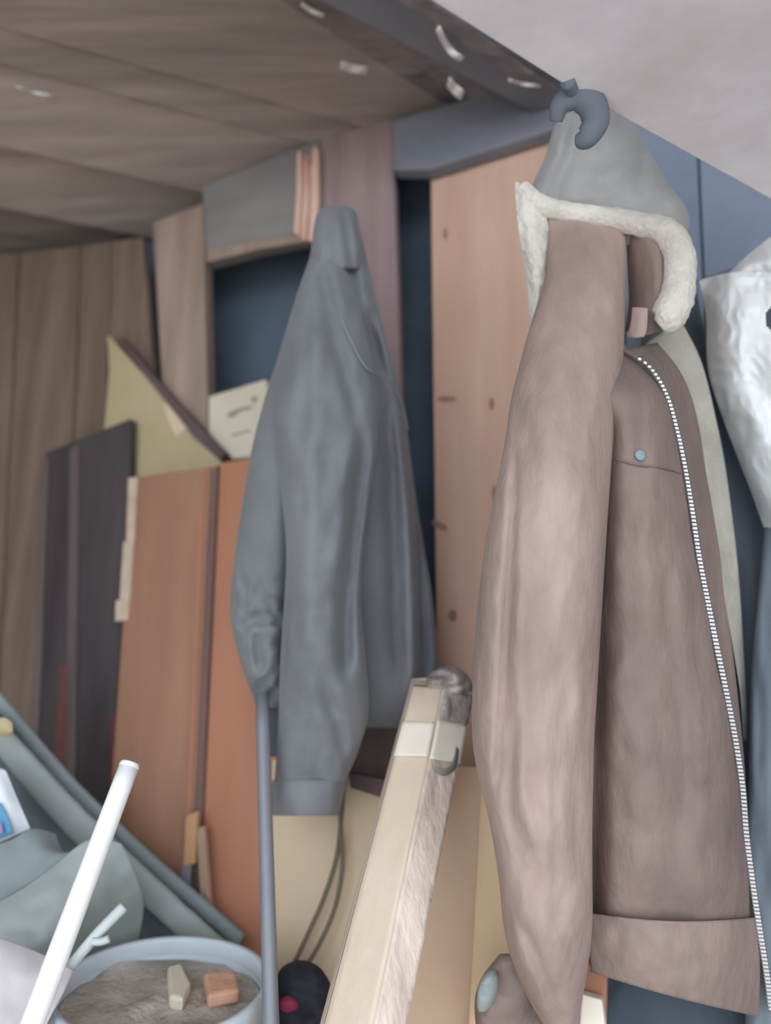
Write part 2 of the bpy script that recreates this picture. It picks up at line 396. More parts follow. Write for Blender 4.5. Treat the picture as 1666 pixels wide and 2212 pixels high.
# overhead panel, dark beam and plastic film
HZ = CAM.z+0.57
ov = prism('overhead_panel', [Zp(905, -15, HZ), Zp(1222, 186, HZ), Zp(1690, 445, HZ), Vector((1.40, Zp(1690, 445, HZ).y, HZ)), Vector((1.40, -0.3, HZ)), Vector((-0.25, -0.3, HZ))], Vector((0, 0, 0.018)), M['over'], None, 0.002)
tag(ov, 'pale dusty pinkish plywood panel overhead in the upper right corner', 'panel')
p0, p1 = Zp(905, -15, HZ), Zp(1690, 445, HZ); dr = (p1-p0).normalized(); sd = Vector((-dr.y, dr.x, 0))
zz = HC-0.11
q0, q1 = Zp(905, -15, zz), Zp(1222, 186, zz)
bs = q0-dr*0.5+sd*0.01; be = q0+dr*((hit(q0, dr, 0.0)-q0).dot(dr)-0.06)
rb = prism('roof_beam', [Vector((q.x, q.y, zz)) for q in (bs, be, be+sd*0.085, bs+sd*0.085)], Vector((0, 0, HC-zz-0.008)), M['beam'], None, 0.006)
tag(rb, 'dark beam running diagonally under the ceiling beside the pale overhead panel', 'beam')

# film stapled under the ceiling next to the beam
def filmz(px, py): return 0
ctrl = []
for r in range(4):
    row = []
    for c in range(6):
        t = c/5
        A = Vector((lerp(560, 1000, t), lerp(-30, 250, t)))    # ceiling-side edge
        B = Vector((lerp(905, 1215, t), lerp(-15, 196, t)))    # beam-side edge
        q = A.lerp(B, r/3)
        z = lerp(HC-0.014, zz-0.026, r/3)
        row.append((q.x, q.y, (Zp(q.x, q.y, z)-CAM).dot(FW)))
    ctrl.append(row)
fm = net('plastic_film', ctrl, M['film'], None, 70, 34, 0.0015, [lambda x, y: 0.018*nz(x*.016, y*.022, 3)+0.010*abs(nz(x*.04, y*.05, 8))])
tag(fm, 'dark crumpled shiny plastic film stretched under the ceiling beside the beam', 'plastic film')
for (x0, y0, x1, y1, w, lab) in ((945, 60, 1000, 128, 12, 'curved pale strip standing in for a glint on the dark film near the beam'), (968, 176, 1000, 206, 22, 'small pale piece standing in for a glint at the lower edge of the dark film'),
                            (736, 140, 794, 152, 18, 'short pale scrap on the ceiling planks left of the dark film'), (650, 8, 700, 34, 10, 'thin white scrap at the top edge of the ceiling'), (1098, 172, 1168, 186, 7, 'thin bright strip standing in for a glint along the beam near the hook'), (36, 188, 122, 208, 5, 'thin white row of staples on the ceiling at far left')):
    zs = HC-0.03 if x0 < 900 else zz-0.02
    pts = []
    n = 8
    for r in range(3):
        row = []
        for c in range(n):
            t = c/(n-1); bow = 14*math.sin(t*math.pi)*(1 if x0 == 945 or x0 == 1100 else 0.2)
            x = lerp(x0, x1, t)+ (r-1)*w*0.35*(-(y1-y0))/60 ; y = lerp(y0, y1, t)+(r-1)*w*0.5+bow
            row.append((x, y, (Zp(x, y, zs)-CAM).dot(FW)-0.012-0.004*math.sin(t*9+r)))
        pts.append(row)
    tag(net('scrap_and_glint', pts, M['scrap'], None, 14, 4, 0.0015), lab, 'tape')  # the pieces on the film and beam are glints built as pale strips

# ------------------------------------------------------------------ left side: leaning sheets
def floor_slab(name, top, low, off, thick, mat, parent=None, lean=0.0, bev=0.002, z=0.0):
    """top: pixel points left->right along the top; low: pixel points right, left on the lower side edges; continued to the floor"""
    T = [Wp(x, y, off) for x, y in top]; r = Wp(low[0][0], low[0][1], off+lean); l = Wp(low[1][0], low[1][1], off+lean)
    pts = T+[drop(T[-1], r, z), drop(T[0], l, z)]
    return prism(name, pts, -WN*thick, mat, parent, bev)
# olive plywood sheet with its dark sloping upper edge
py_ = thing('plywood_sheet', Wp(300, 1500, 0.03))
ctp = [Wp(232, 722, 0.034), Wp(478, 992, 0.034)]
sheet = prism('sheet', [ctp[0], ctp[1], Wp(470, 1300, 0.034), Wp(222, 1300, 0.034), Wp(222, 960, 0.034), Wp(236, 800, 0.034)], -WN*0.012, M['ply'], py_, 0.001)
prism('edge_strip', [Wp(246, 718, 0.042), Wp(262, 728, 0.042), Wp(340, 822, 0.042), Wp(486, 978, 0.042), Wp(474, 994, 0.042), Wp(408, 930, 0.042), Wp(325, 826, 0.042)], -WN*0.02, M['ply_edge'], py_, 0.001)
prism('peeled_veneer', [Wp(352, 874, 0.0365), Wp(372, 872, 0.0365), Wp(440, 938, 0.0365), Wp(400, 926, 0.0365), Wp(380, 944, 0.0365), Wp(364, 910, 0.0365)], -WN*0.003, M['cream'], py_, 0)
prism('peeled_veneer', [Wp(402, 922, 0.0375), Wp(425, 928, 0.0375), Wp(472, 985, 0.0375), Wp(440, 968, 0.0375), Wp(412, 944, 0.0375)], -WN*0.003, M['plank_brown'], py_, 0)
tag(py_, 'olive plywood sheet leaning with a dark sloping top edge', 'plywood')

# dark maroon cabinet side
mp_ = thing('old_wardrobe_side', Vector((Wp(180, 1500, 0.06).x, Wp(180, 1500, 0.06).y, 0)))
floor_slab('board', [(96, 978), (282, 904)], [(262, 1700), (70, 1700)], 0.060, 0.018, M['maroon'], mp_)
floor_slab('rail', [(150, 968), (170, 960)], [(160, 1700), (140, 1700)], 0.066, 0.008, M['maroon_rail'], mp_)
floor_slab('rail', [(92, 990), (104, 984)], [(76, 1700), (60, 1700)], 0.068, 0.012, M['maroon_rail'], mp_)
slab('red_edge', [(240, 1545), (266, 1535), (258, 1780), (232, 1780)], 0.066, 0.006, M['maroon_red'], mp_)
slab('red_edge', [(126, 1440), (150, 1430), (140, 1720), (112, 1720)], 0.063, 0.004, M['maroon_red'], mp_)
tag(mp_, 'dark maroon wardrobe side with upright rails standing at the left', 'wardrobe')

# orange-brown doors
def door(name, top, low, off, mat, label):
    c = Wp((top[0][0]+top[-1][0])/2, 1500, off)
    t = thing(name, Vector((c.x, c.y, 0)))
    floor_slab('door_leaf', top, low, off, 0.02, mat, t)
    tag(t, label, 'door'); return t
d1 = door('cabinet_door', [(288, 1032), (455, 1008)], [(420, 1750), (236, 1750)], 0.100, M['door'], 'wide orange brown veneered cabinet door with a chipped pale left edge')
floor_slab('edge_band', [(455, 1012), (470, 1004)], [(436, 1750), (420, 1750)], 0.105, 0.03, M['door_edge'], d1)
floor_slab('bead', [(437, 1018), (443, 1016)], [(410, 1750), (404, 1750)], 0.103, 0.004, M['door_b'], d1)
for q in ([(277, 1032), (296, 1030), (289, 1170), (272, 1168)], [(266, 1170), (288, 1168), (280, 1296), (258, 1294)], [(250, 1296), (279, 1294), (275, 1340), (248, 1342)]):
    slab('chipped_edge', q, 0.103, 0.012, M['strip'], d1, 0.001)
d2 = door('cabinet_door', [(472, 1000), (700, 965)], [(670, 1750), (438, 1750)], 0.097, M['door_b'], 'rust coloured cabinet door partly hidden behind the grey jacket')
# loose strips in front of the doors, low down
s1 = slab('wood_slat', [(424, 1790), (440, 1784), (458, 2010), (436, 2040)], 0.125, 0.01, M['slat'], None); tag(s1, 'thin light wooden slat leaning against the orange doors', 'slat')
s2 = thing('chisel', Wp(405, 1900, 0.115))
slab('handle', [(400, 1762), (426, 1752), (418, 1868), (394, 1872)], 0.13, 0.012, M['handle'], s2, 0.003)
slab('blade', [(394, 1862), (412, 1860), (408, 1935), (388, 1930)], 0.127, 0.005, M['metal'], s2, 0.001)
tag(s2, 'tool with yellow brown handle and grey tip standing below the doors', 'tool')

# cream paper carton in the opening
bx = thing('paper_carton', Wp(510, 980, 0.02))
prism('carton', [Wp(450, 856, 0.018), Wp(575, 818, 0.018), Wp(600, 985, 0.018), Wp(476, 992, 0.018), Wp(450, 950, 0.018)], -WN*0.09, M['paper'], bx, 0.003)
for q in ([(492, 892), (520, 880), (546, 876), (540, 884), (520, 888), (506, 900), (492, 902)], [(500, 938), (540, 928), (541, 932), (502, 943)], [(540, 858), (556, 856), (556, 866), (548, 872)]):
    slab('pen_mark', q, 0.0188, 0.001, M['ink'], bx, 0)
tag(bx, 'cream paper carton with faint grey marks in the dark opening', 'carton')

# ------------------------------------------------------------------ low centre: cream board, slat, cords, tan boards
cb = floor_slab('cream_board', [(588, 1640), (840, 1690)], [(900, 2200), (582, 2200)], 0.118, 0.015, M['cream']); tag(cb, 'smooth cream board standing behind the wrapped post', 'board')
ds = slab('lath', [(752, 1668), (840, 1686), (840, 1728), (756, 1702)], 0.133, 0.014, M['ply_edge']); tag(ds, 'short dark lath along the top of the cream board', 'lath')
co = thing('cable', Wp(735, 1760, 0.125))
tube('strand', [Wp(x, y, 0.137) for x, y in ((744, 1690), (738, 1760), (728, 1850), (700, 1940), (660, 2030), (628, 2100), (600, 2190))], 0.0032, M['cord'], co)
tube('strand', [Wp(x, y, 0.139) for x, y in ((736, 1690), (736, 1780), (740, 1870), (724, 1960), (690, 2040), (650, 2110), (622, 2200))], 0.0032, M['cord'], co)
tag(co, 'pair of thin dark cords hanging down the cream board', 'cable')
tb = floor_slab('tan_board', [(860, 1640), (1075, 1660)], [(1060, 2200), (860, 2200)], 0.15, 0.012, M['tan']); tag(tb, 'tan cardboard sheet between the wrapped post and the brown jacket', 'cardboard')
ys = floor_slab('yellow_slat', [(1042, 1640), (1110, 1640)], [(1105, 2200), (1012, 2200)], 0.178, 0.015, M['yellow']); tag(ys, 'pale yellow wooden slat beside the brown jacket sleeve', 'slat')

# ------------------------------------------------------------------ grey jacket
gj = thing('grey_jacket', P(720, 470, 1.04))
body_rows = [(452, 700, 752, 1.14, .02), (470, 682, 768, 1.13, .035), (520, 676, 784, 1.12, .05), (640, 650, 812, 1.11, .06), (760, 622, 842, 1.11, .07), (860, 600, 868, 1.11, .08),
    (960, 580, 884, 1.11, .08), (1060, 562, 897, 1.11, .08), (1180, 556, 916, 1.11, .08), (1280, 560, 933, 1.11, .08), (1380, 570, 943, 1.11, .08), (1460, 590, 946, 1.11, .08), (1530, 610, 925, 1.11, .075), (1572, 620, 885, 1.11, .06)]
loft('body', body_rows, M['grey_cloth'], gj, 72, 130, [crease([(0.034, 15, [(700, 800), (900, 842), (1100, 850), (1450, 862)]), (-0.022, 18, [(800, 820), (1000, 868), (1250, 885), (1500, 886)]), (0.032, 12, [(900, 880), (1200, 908), (1450, 918)]),
    (0.016, 14, [(470, 735), (640, 770), (820, 830)]), (-0.012, 14, [(470, 712), (700, 735), (900, 800)])]), wrinkle(0.010, .012, .004, 1)])
sl_rows = [(560, 668, 742, 1.075, .03), (640, 640, 770, 1.06, .045), (760, 606, 800, 1.04, .06), (860, 590, 815, 1.03, .065), (960, 592, 815, 1.02, .07), (1060, 606, 800, 1.01, .07), (1180, 618, 785, 1.0, .07),
    (1300, 614, 780, 1.0, .068), (1420, 606, 790, 1.0, .066), (1540, 602, 796, 1.0, .062), (1620, 598, 775, 1.0, .055), (1690, 592, 745, 1.0, .05)]
loft('sleeve', sl_rows, M['grey_cloth'], gj, 64, 120, [crease([(0.028, 18, [(960, 785), (1100, 770), (1250, 752), (1450, 744)]), (-0.014, 24, [(700, 690), (1000, 680), (1400, 670)]), (0.014, 14, [(1480, 700), (1560, 730), (1640, 748)]), (0.010, 12, [(600, 700), (760, 735), (900, 770)])]), wrinkle(0.012, .015, .006, 4), wrinkle(0.004, .012, .03, 6)])
loft('cuff', [(1684, 590, 748, 1.0, .05), (1700, 586, 746, 1.0, .055), (1735, 584, 738, 1.0, .055), (1762, 590, 730, 1.0, .053)], M['grey_cloth'], gj, 48, 14, [wrinkle(0.003, .03, .01, 2), lambda x, y: 0.0, crease([(0.004, 200, [(1690, 660), (1692, 660)])])])
l_rows = [(640, 640, 720, 1.09, .04), (760, 604, 720, 1.08, .05), (860, 572, 720, 1.07, .055), (960, 546, 715, 1.06, .055), (1060, 528, 700, 1.05, .055), (1160, 512, 690, 1.05, .055), (1250, 501, 680, 1.05, .055), (1310, 497, 672, 1.05, .055), (1370, 504, 664, 1.05, .055), (1450, 525, 656, 1.05, .055), (1510, 548, 650, 1.06, .05), (1530, 560, 650, 1.06, .045)]
loft('sleeve', l_rows, M['grey_cloth'], gj, 56, 110, [crease([(0.022, 14, [(1020, 632), (1200, 625), (1480, 606)])]), wrinkle(0.006, .012, .006, 14), lambda x, y: 0.034*abs(nz(x*.035, y*.022, 5))*max(0, min(1, (y-1200)/120))])
loft('cuff', [(1490, 562, 650, 1.08, .035), (1560, 568, 650, 1.08, .035), (1634, 572, 650, 1.08, .035)], M['grey_dark'], gj, 32, 12)
loft('collar', [(444, 706, 754, 1.10, .02), (456, 688, 768, 1.10, .035), (480, 680, 774, 1.095, .045), (540, 672, 782, 1.085, .05), (580, 668, 778, 1.085, .045)], M['grey_cloth'], gj, 40, 20, [crease([(0.012, 8, [(450, 742), (580, 762)]), (0.008, 8, [(470, 705), (580, 715)])])])
tube('seam', [P(x, y, d) for x, y, d in ((738, 690, .985), (775, 770, .985), (800, 800, .99), (840, 822, 1.035), (866, 862, 1.065), (882, 930, 1.085))], 0.0012, M['piping'], gj, 8)
tag(gj, 'grey cloth jacket hanging by its collar in the middle', 'jacket')
hk = thing('coat_hook', Wp(735, 470, 0.0))
tube('peg', [Wp(735, 486, 0.0), Wp(735, 486, 0.06), Wp(735, 470, 0.08)], 0.005, M['metal'], hk)
tag(hk, 'metal hook holding the grey jacket by its collar', 'hook')

# ------------------------------------------------------------------ brown jacket
bj = thing('brown_jacket', P(1330, 500, 0.84))
sl = [(462, 1180, 1356, .935, .015), (500, 1184, 1354, .925, .028), (600, 1178, 1352, .90, .04), (690, 1150, 1350, .88, .05), (760, 1130, 1348, .86, .06), (860, 1105, 1338, .84, .07), (960, 1090, 1326, .82, .075), (1080, 1066, 1316, .80, .08), (1200, 1045, 1308, .79, .08),
      (1330, 1030, 1300, .78, .08), (1500, 1020, 1290, .775, .08), (1600, 1021, 1284, .77, .078), (1680, 1034, 1282, .77, .076), (1780, 1058, 1280, .765, .074), (1900, 1078, 1280, .765, .072), (2000, 1088, 1280, .765, .07), (2080, 1108, 1272, .765, .066), (2150, 1138, 1260, .77, .06), (2225, 1180, 1248, .775, .04)]
loft('sleeve', sl, M['leather'], bj, 80, 170, [crease([(0.010, 10, [(1000, 1112), (1250, 1100), (1500, 1085), (1700, 1075)]), (-0.006, 16, [(1250, 1130), (1500, 1120), (1700, 1130), (1900, 1180)]), (0.008, 14, [(1560, 1110), (1700, 1100), (1800, 1110)]), (-0.005, 10, [(1700, 1180), (1900, 1185)]), (0.008, 20, [(1700, 1240), (1900, 1262)]), (0.008, 14, [(2000, 1130), (2100, 1170), (2200, 1210)])]),
      wrinkle(0.007, .012, .004, 21), wrinkle(0.003, .02, .012, 23)])
zipx = [(756, 1352), (790, 1402), (850, 1440), (930, 1464), (1010, 1481), (1100, 1496), (1200, 1511), (1300, 1530), (1400, 1550), (1500, 1571), (1600, 1590), (1700, 1605), (1800, 1613), (1900, 1626), (2000, 1641), (2100, 1657), (2185, 1668)]
br = [(745, 1290, 1352, .88, .02), (770, 1280, 1376, .88, .03)] + [(y, 1245 if y > 900 else lerp(1280, 1245, (y-770)/130), x, d, .075) for (y, x), d in zip(zipx[2:-2], [.875, .87, .865, .86, .855, .85, .85, .845, .84, .84, .84, .84, .84])]
br = [r for r in br if r[0] < 1990]+[(2000, 1250, 1630, .845, .066)]
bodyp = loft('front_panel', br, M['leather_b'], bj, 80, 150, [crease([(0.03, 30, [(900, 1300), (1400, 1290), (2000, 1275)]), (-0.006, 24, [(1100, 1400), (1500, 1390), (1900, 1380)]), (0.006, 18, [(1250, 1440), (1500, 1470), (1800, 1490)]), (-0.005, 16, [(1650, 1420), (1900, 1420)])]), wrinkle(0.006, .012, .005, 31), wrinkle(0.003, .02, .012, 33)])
# hem band, its lower edge slopes down to the right
def hem_ctrl():
    rows = []
    for r in range(4):
        t = r/3; row = []
        for c in range(7):
            u = c/6
            x = lerp(1272, 1646, u)+t*lerp(4, -6, u)
            y0 = 1972+8*u+14*math.sin(u*3.1); y1 = lerp(2100, 2196, u)+6*math.sin(u*3.1)
            row.append((x, lerp(y0, y1, t), .84-.075*max(0, math.sin(math.pi*min(1, u*0.85+0.12)))**.6-0.003-0.004*math.sin(t*3.1)))
        rows.append(row)
    return rows
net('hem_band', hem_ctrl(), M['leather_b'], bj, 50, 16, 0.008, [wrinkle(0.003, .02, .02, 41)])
# placket beyond the zip
def band(name, left, right, dl, dr_, mat, parent, thick=0.005, nu=8, nv=80, fold=()):
    ys = [l[0] for l in left]; n = len(left)
    ctrl = [[(lerp(l[1], r[1], k/4), lerp(l[0], r[0], k/4), lerp(a_, b_, k/4)) for k in range(5)] for l, r, a_, b_ in zip(left, right, dl, dr_)]
    return net(name, ctrl, mat, parent, nu, nv, thick, fold)
pl_l = [(y, x-2) for y, x in zipx]
pl_r = [(740, 1420), (790, 1462), (850, 1492), (930, 1512), (1010, 1524), (1100, 1540), (1200, 1556), (1300, 1566), (1400, 1582), (1500, 1594), (1600, 1604), (1700, 1612), (1800, 1618), (1900, 1631), (2000, 1648), (2100, 1663), (2185, 1672)]
zd = [.875, .87, .866, .862, .857, .852, .847, .845, .842, .84, .838, .838, .838, .838, .838, .838, .838]
zd = [z-0.018 for z in zd]
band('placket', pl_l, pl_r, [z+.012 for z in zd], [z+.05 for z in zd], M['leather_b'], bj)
ll = [(742, 1395), (800, 1440), (900, 1490), (1000, 1516), (1100, 1536), (1200, 1552), (1300, 1566), (1400, 1584), (1500, 1600), (1600, 1606)]
lr = [(690, 1470), (780, 1515), (900, 1546), (1000, 1566), (1100, 1580), (1200, 1592), (1300, 1600), (1400, 1606), (1500, 1612), (1600, 1614)]
band('fleece_lining', ll, lr, [.94]*10, [.96]*10, M['lining'], bj, 0.01, 10, 60, [wrinkle(0.006, .02, .01, 51)])
# zip: tape and metal teeth
zt = band('zipper', [(y, x-7) for y, x in zipx], [(y, x+7) for y, x in zipx], [z-0.008 for z in zd], [z-0.004 for z in zd], M['tape'], bj, 0.002, 4, 90)
TV = []; TF = []
NT = 170
for i in range(NT):
    y = lerp(775, 2180, i/(NT-1)); x = interp(zipx, y)[0]; d = interp([(a_[0], b_) for a_, b_ in zip(zipx, zd)], y)[0]-0.010
    hw = lerp(3.0, 5.5, min(1, (y-775)/600)); hh = 2.4
    q = [P(x-hw, y-hh, d), P(x+hw, y-hh+0.8, d), P(x+hw, y+hh+0.8, d), P(x-hw, y+hh, d)]
    k0 = len(TV); TV += q+[p+FW*0.003 for p in q]
    TF += [tuple(k0+j for j in f) for f in ((0, 1, 2, 3), (7, 6, 5, 4), (0, 4, 5, 1), (1, 5, 6, 2), (2, 6, 7, 3), (3, 7, 4, 0))]
tt = build('teeth', TV, TF, M['zip'], zt); tag(tt, 'silver metal zip teeth', kind='stuff')
# collar: leather inside, fleece edge
net('collar', [[(1352, 500, .93), (1385, 505, .90), (1420, 515, .89), (1446, 530, .90)], [(1356, 580, .93), (1390, 580, .90), (1425, 585, .88), (1452, 590, .90)], [(1358, 650, .93), (1385, 650, .90), (1420, 655, .88), (1440, 650, .89)], [(1352, 715, .92), (1376, 722, .89), (1400, 724, .885), (1432, 712, .89)]], M['leather_b'], bj, 16, 24, 0.012)
net('collar_tab', [[(1366, 664, .878), (1386, 664, .87), (1400, 666, .868)], [(1362, 700, .878), (1382, 704, .87), (1398, 708, .868)], [(1352, 728, .88), (1372, 730, .872), (1392, 728, .87)]], M['leather'], bj, 8, 8, 0.004)
net('collar_fleece', [[(1112, 392, .93), (1130, 398, .925), (1152, 418, .925), (1178, 452, .925)], [(1118, 480, .92), (1140, 480, .91), (1164, 485, .91), (1186, 495, .92)], [(1130, 560, .92), (1150, 560, .905), (1172, 560, .905), (1192, 560, .92)], [(1140, 630, .92), (1156, 630, .905), (1172, 630, .905), (1186, 625, .92)], [(1146, 705, .92), (1150, 702, .91), (1158, 695, .91), (1168, 680, .92)]], M['shear'], bj, 20, 50, 0.02, [lambda x, y: 0.004*nz(x*.08, y*.08, 3)])
tube('collar_fleece', [P(x, y, d) for x, y, d in ((1128, 404, .93), (1160, 438, .925), (1220, 458, .92), (1300, 468, .91), (1380, 484, .90), (1435, 500, .89), (1466, 545, .885), (1468, 600, .88), (1460, 650, .875), (1440, 690, .872), (1425, 704, .875))],
     [.009, .012, .012, .012, .0135, .016, .018, .018, .020, .019, .010], M['shear'], bj, 18, 10, 0.10)
nb = P(1383, 984, .775)
# chest pocket seam and stud on the front panel: laid on its surface
def on_panel(px, py, lift=0.003):
    dg = bpy.context.evaluated_depsgraph_get()
    o = bodyp; mw = Matrix.Translation(LOC[o.name]); inv = mw.inverted()
    r = ray(px, py).normalized(); ok_, loc, nrm, _ = o.ray_cast(inv @ CAM, r)
    return (mw @ loc - r*lift, nrm) if ok_ else (P(px, py, .8), -FW)
bpy.context.view_layer.update()
tube('pocket_seam', [on_panel(x, y)[0] for x, y in ((1330, 992), (1360, 1000), (1400, 1006), (1440, 1012), (1470, 1022))], 0.0010, M['leather_b'], bj, 8)
bp_, bnm = on_panel(1383, 984, 0.001)
lathe('stud', [(0.0, 0.003), (0.004, 0.0028), (0.006, 0.0015), (0.0062, 0.0)], bp_, bnm, M['button'], bj, 20)
tag(bj, 'brown suede jacket with fleece collar and long silver zip', 'jacket')

# grey wool scarf bundled over the hook above the brown jacket
hd = thing('grey_scarf', P(1290, 260, .95))
loft('bundle', [(236, 1240, 1330, .99, .015), (255, 1210, 1362, .985, .03), (290, 1192, 1386, .975, .045), (340, 1178, 1412, .97, .05), (400, 1150, 1446, .965, .052), (440, 1142, 1478, .96, .05), (480, 1170, 1490, .96, .045), (530, 1200, 1480, .96, .035)], M['hood'], hd, 56, 50, [wrinkle(0.012, .012, .012, 61), crease([(0.015, 14, [(250, 1250), (330, 1230), (420, 1200)])])])
tag(hd, 'grey woollen cloth bundled on the hook above the fleece collar', 'cloth')
hk2 = thing('hanging_hook', Zp(1232, 178, HZ))
tube('shank', [Zp(1226, 176, HZ-0.001), P(1240, 204, .745)], .007, M['navy'], hk2, 14)
tube('hook_end', [P(1202, 262, .76), P(1212, 226, .752), P(1246, 208, .748), P(1278, 226, .75), P(1286, 264, .755), P(1266, 298, .76), P(1246, 304, .765)], [.006, .010, .0135, .0145, .0135, .011, .006], M['navy'], hk2, 16)
tag(hk2, 'thick dark hook under the edge of the pale overhead panel', 'hook')

# ------------------------------------------------------------------ coats behind, at the right edge
dc = thing('dark_coat', P(1560, 640, 1.02))
loft('coat_body', [(y, xl, xr, wdepth(1550, y, 0.05)-0.0, .035) for y, xl, xr in ((600, 1440, 1500), (680, 1400, 1516), (760, 1380, 1532), (900, 1370, 1572), (1050, 1370, 1622), (1160, 1370, 1662), (1300, 1370, 1700), (1700, 1370, 1720), (1900, 1380, 1720), (2060, 1390, 1720))], M['navy'], dc, 56, 80, [wrinkle(0.012, .01, .003, 71), crease([(0.02, 12, [(1200, 1600), (1500, 1612)])])])
tag(dc, 'dark navy coat hanging behind the brown jacket', 'coat')
sc = thing('slate_garment', P(1690, 1100, .95))
loft('garment_body', [(y, xl, xr, wdepth(1720, y, 0.10), .03) for y, xl, xr in ((1000, 1672, 1720), (1060, 1660, 1760), (1250, 1641, 1800), (1500, 1621, 1830), (1700, 1615, 1840), (1900, 1610, 1840), (2240, 1610, 1840))], M['slate_cloth'], sc, 48, 70, [wrinkle(0.008, .02, .004, 81)])
tag(sc, 'slate blue garment hanging at the right edge of the picture', 'garment')
nv_ = loft('navy_cloth', [(2080, 1310, 1640, .925, .012), (2120, 1306, 1660, .92, .022), (2240, 1306, 1690, .91, .024)], M['navy_dark'], None, 48, 24, [wrinkle(0.008, .015, .01, 91)])
tag(nv_, 'dark navy cloth showing below the hem of the brown jacket', 'cloth')

# white plastic bag
wbag = thing('white_bag', P(1640, 600, .98))
W_ = lambda x, y: 0.012*nz(x*.018, y*.012, 5)+0.006*abs(nz(x*.04, y*.03, 7))
net('front_film', [[(1510, 606, 1.0), (1560, 592, .97), (1610, 586, .95), (1680, 588, .93), (1760, 592, .93)], [(1526, 690, 1.0), (1565, 690, .95), (1610, 690, .93), (1680, 690, .92), (1760, 690, .92)], [(1530, 800, 1.0), (1570, 800, .95), (1620, 800, .92), (1690, 800, .90), (1760, 800, .9)],
    [(1568, 920, .99), (1605, 920, .94), (1640, 920, .91), (1700, 920, .9), (1770, 920, .9)], [(1618, 1050, .98), (1645, 1050, .93), (1680, 1050, .91), (1720, 1050, .9), (1780, 1050, .9)], [(1650, 1140, .97), (1680, 1140, .94), (1700, 1140, .93), (1740, 1140, .92), (1790, 1140, .92)]],
    M['bag'], wbag, 60, 100, 0.002, [W_], keep=lambda x, y: ((x-1680)/28)**2+((y-685)/34)**2 > 1)
net('back_film', [[(1520, 600, 1.02), (1640, 560, 1.0), (1760, 545, 1.0)], [(1535, 800, 1.03), (1640, 800, 1.03), (1760, 800, 1.03)], [(1655, 1140, .99), (1700, 1140, 1.0), (1790, 1140, 1.0)]], M['slate_cloth'], wbag, 20, 40, 0.002)
net('handle', [[(1575, 590, .99), (1610, 556, .98), (1660, 515, .97), (1730, 470, .96)], [(1600, 588, .96), (1640, 570, .95), (1690, 556, .94), (1750, 540, .94)], [(1640, 600, .95), (1680, 600, .94), (1720, 600, .93), (1760, 600, .93)]], M['bag'], wbag, 24, 12, 0.003, [W_])
tag(wbag, 'crumpled white plastic bag hanging at the right', 'bag')

# ------------------------------------------------------------------ wrapped post leaning in front
wp = thing('wrapped_post', Vector((P(700, 2600, .6).x, P(700, 2600, .6).y, 0.0)))
TL, TM, TR = P(893, 1484, .97), P(957, 1488, .955), P(1021, 1502, .975)
BL, BM, BR_ = P(692, 2250, .74), P(800, 2250, .715), P(872, 2250, .73)
def along(t): return [TL.lerp(BL, t), TM.lerp(BM, t), TR.lerp(BR_, t)]
tfl = (0.02-TL.z)/(BL.z-TL.z)
def post_piece(name, t0, t1, side, mat, out=0.0, jag=0.0, nv=40, parent=wp):
    V = []; FC = []
    for j in range(nv+1):
        t = lerp(t0, t1, j/nv); L_, Mm, R_ = along(t)
        A, B = (L_, Mm) if side == 0 else (Mm, R_)
        nrm = (B-A).cross(BL-TL).normalized()
        if nrm.dot(-FW) < 0: nrm = -nrm
        for i in range(9):
            p = A.lerp(B, i/8)
            p = p+nrm*(out+jag*nz(i*.35, t*14, side*3+1)*(0.3 if i in (0, 8) else 1))
            V.append(p)
    n = len(V)
    bk = (FW-UP*0.0)*0.012
    V += [v+bk for v in V]
    for j in range(nv):
        for i in range(8):
            a_ = j*9+i; q = (a_, a_+1, a_+10, a_+9); FC.append(q); FC.append(tuple(k+n for k in reversed(q)))
    for j in range(nv):
        for e in (0, 8):
            a_ = j*9+e; FC.append((a_, a_+9, a_+9+n, a_+n))
    for i in range(8):
        FC.append((i, i+1, i+1+n, i+n)); b_ = nv*9+i; FC.append((b_, b_+1, b_+1+n, b_+n))
    return build(name, V, FC, mat, parent, smooth=True)
post_piece('left_face', 0.0, tfl, 0, M['wrap'], 0.0, 0.0005)
post_piece('right_face', 0.0, tfl, 1, M['wrap_b'], 0.0, 0.003)
# core behind the two faces
Lc, Mc, Rc = along(0.004); Lf, Mf, Rf = along(tfl)
bkv = FW*0.035
core = [Lc, Mc, Rc, Rc+bkv, Mc+bkv*1.6, Lc+bkv]; coref = [Lf, Mf, Rf, Rf+bkv, Mf+bkv*1.6, Lf+bkv]
sh = FW*0.018
build('core', [p+sh for p in core+coref], [tuple(range(6)), tuple(range(11, 5, -1))]+[(i, (i+1) % 6, 6+(i+1) % 6, 6+i) for i in range(6)], M['wrap'], wp)
post_piece('tape_band', 0.13, 0.245, 0, M['tape_w'], 0.003, 0.001, 12)
post_piece('tape_band', 0.12, 0.25, 1, M['tape_w'], 0.003, 0.001, 12)
post_piece('silver_wrap', 0.0, 0.11, 1, M['foil'], 0.003, 0.004, 14)
mk = [(925, 1655), (945, 1668), (970, 1662), (988, 1645), (996, 1620)]
def on_post(px, py):            # the right face of the post under a pixel
    n = (along(0)[2]-along(0)[1]).cross(BM-TM).normalized(); r = ray(px, py)
    return CAM+r*((TM-CAM).dot(n)/r.dot(n)-0.006)
mk = [(940, 1660), (955, 1668), (972, 1662), (984, 1645), (988, 1618)]
tube('smudge', [on_post(x, y) for x, y in mk], [.002, .004, .006, .009, .006], M['mark'], wp, 10, 6, 0.0, 0.2)
tag(wp, 'square post wrapped in cream paper leaning from the floor in front', 'post')
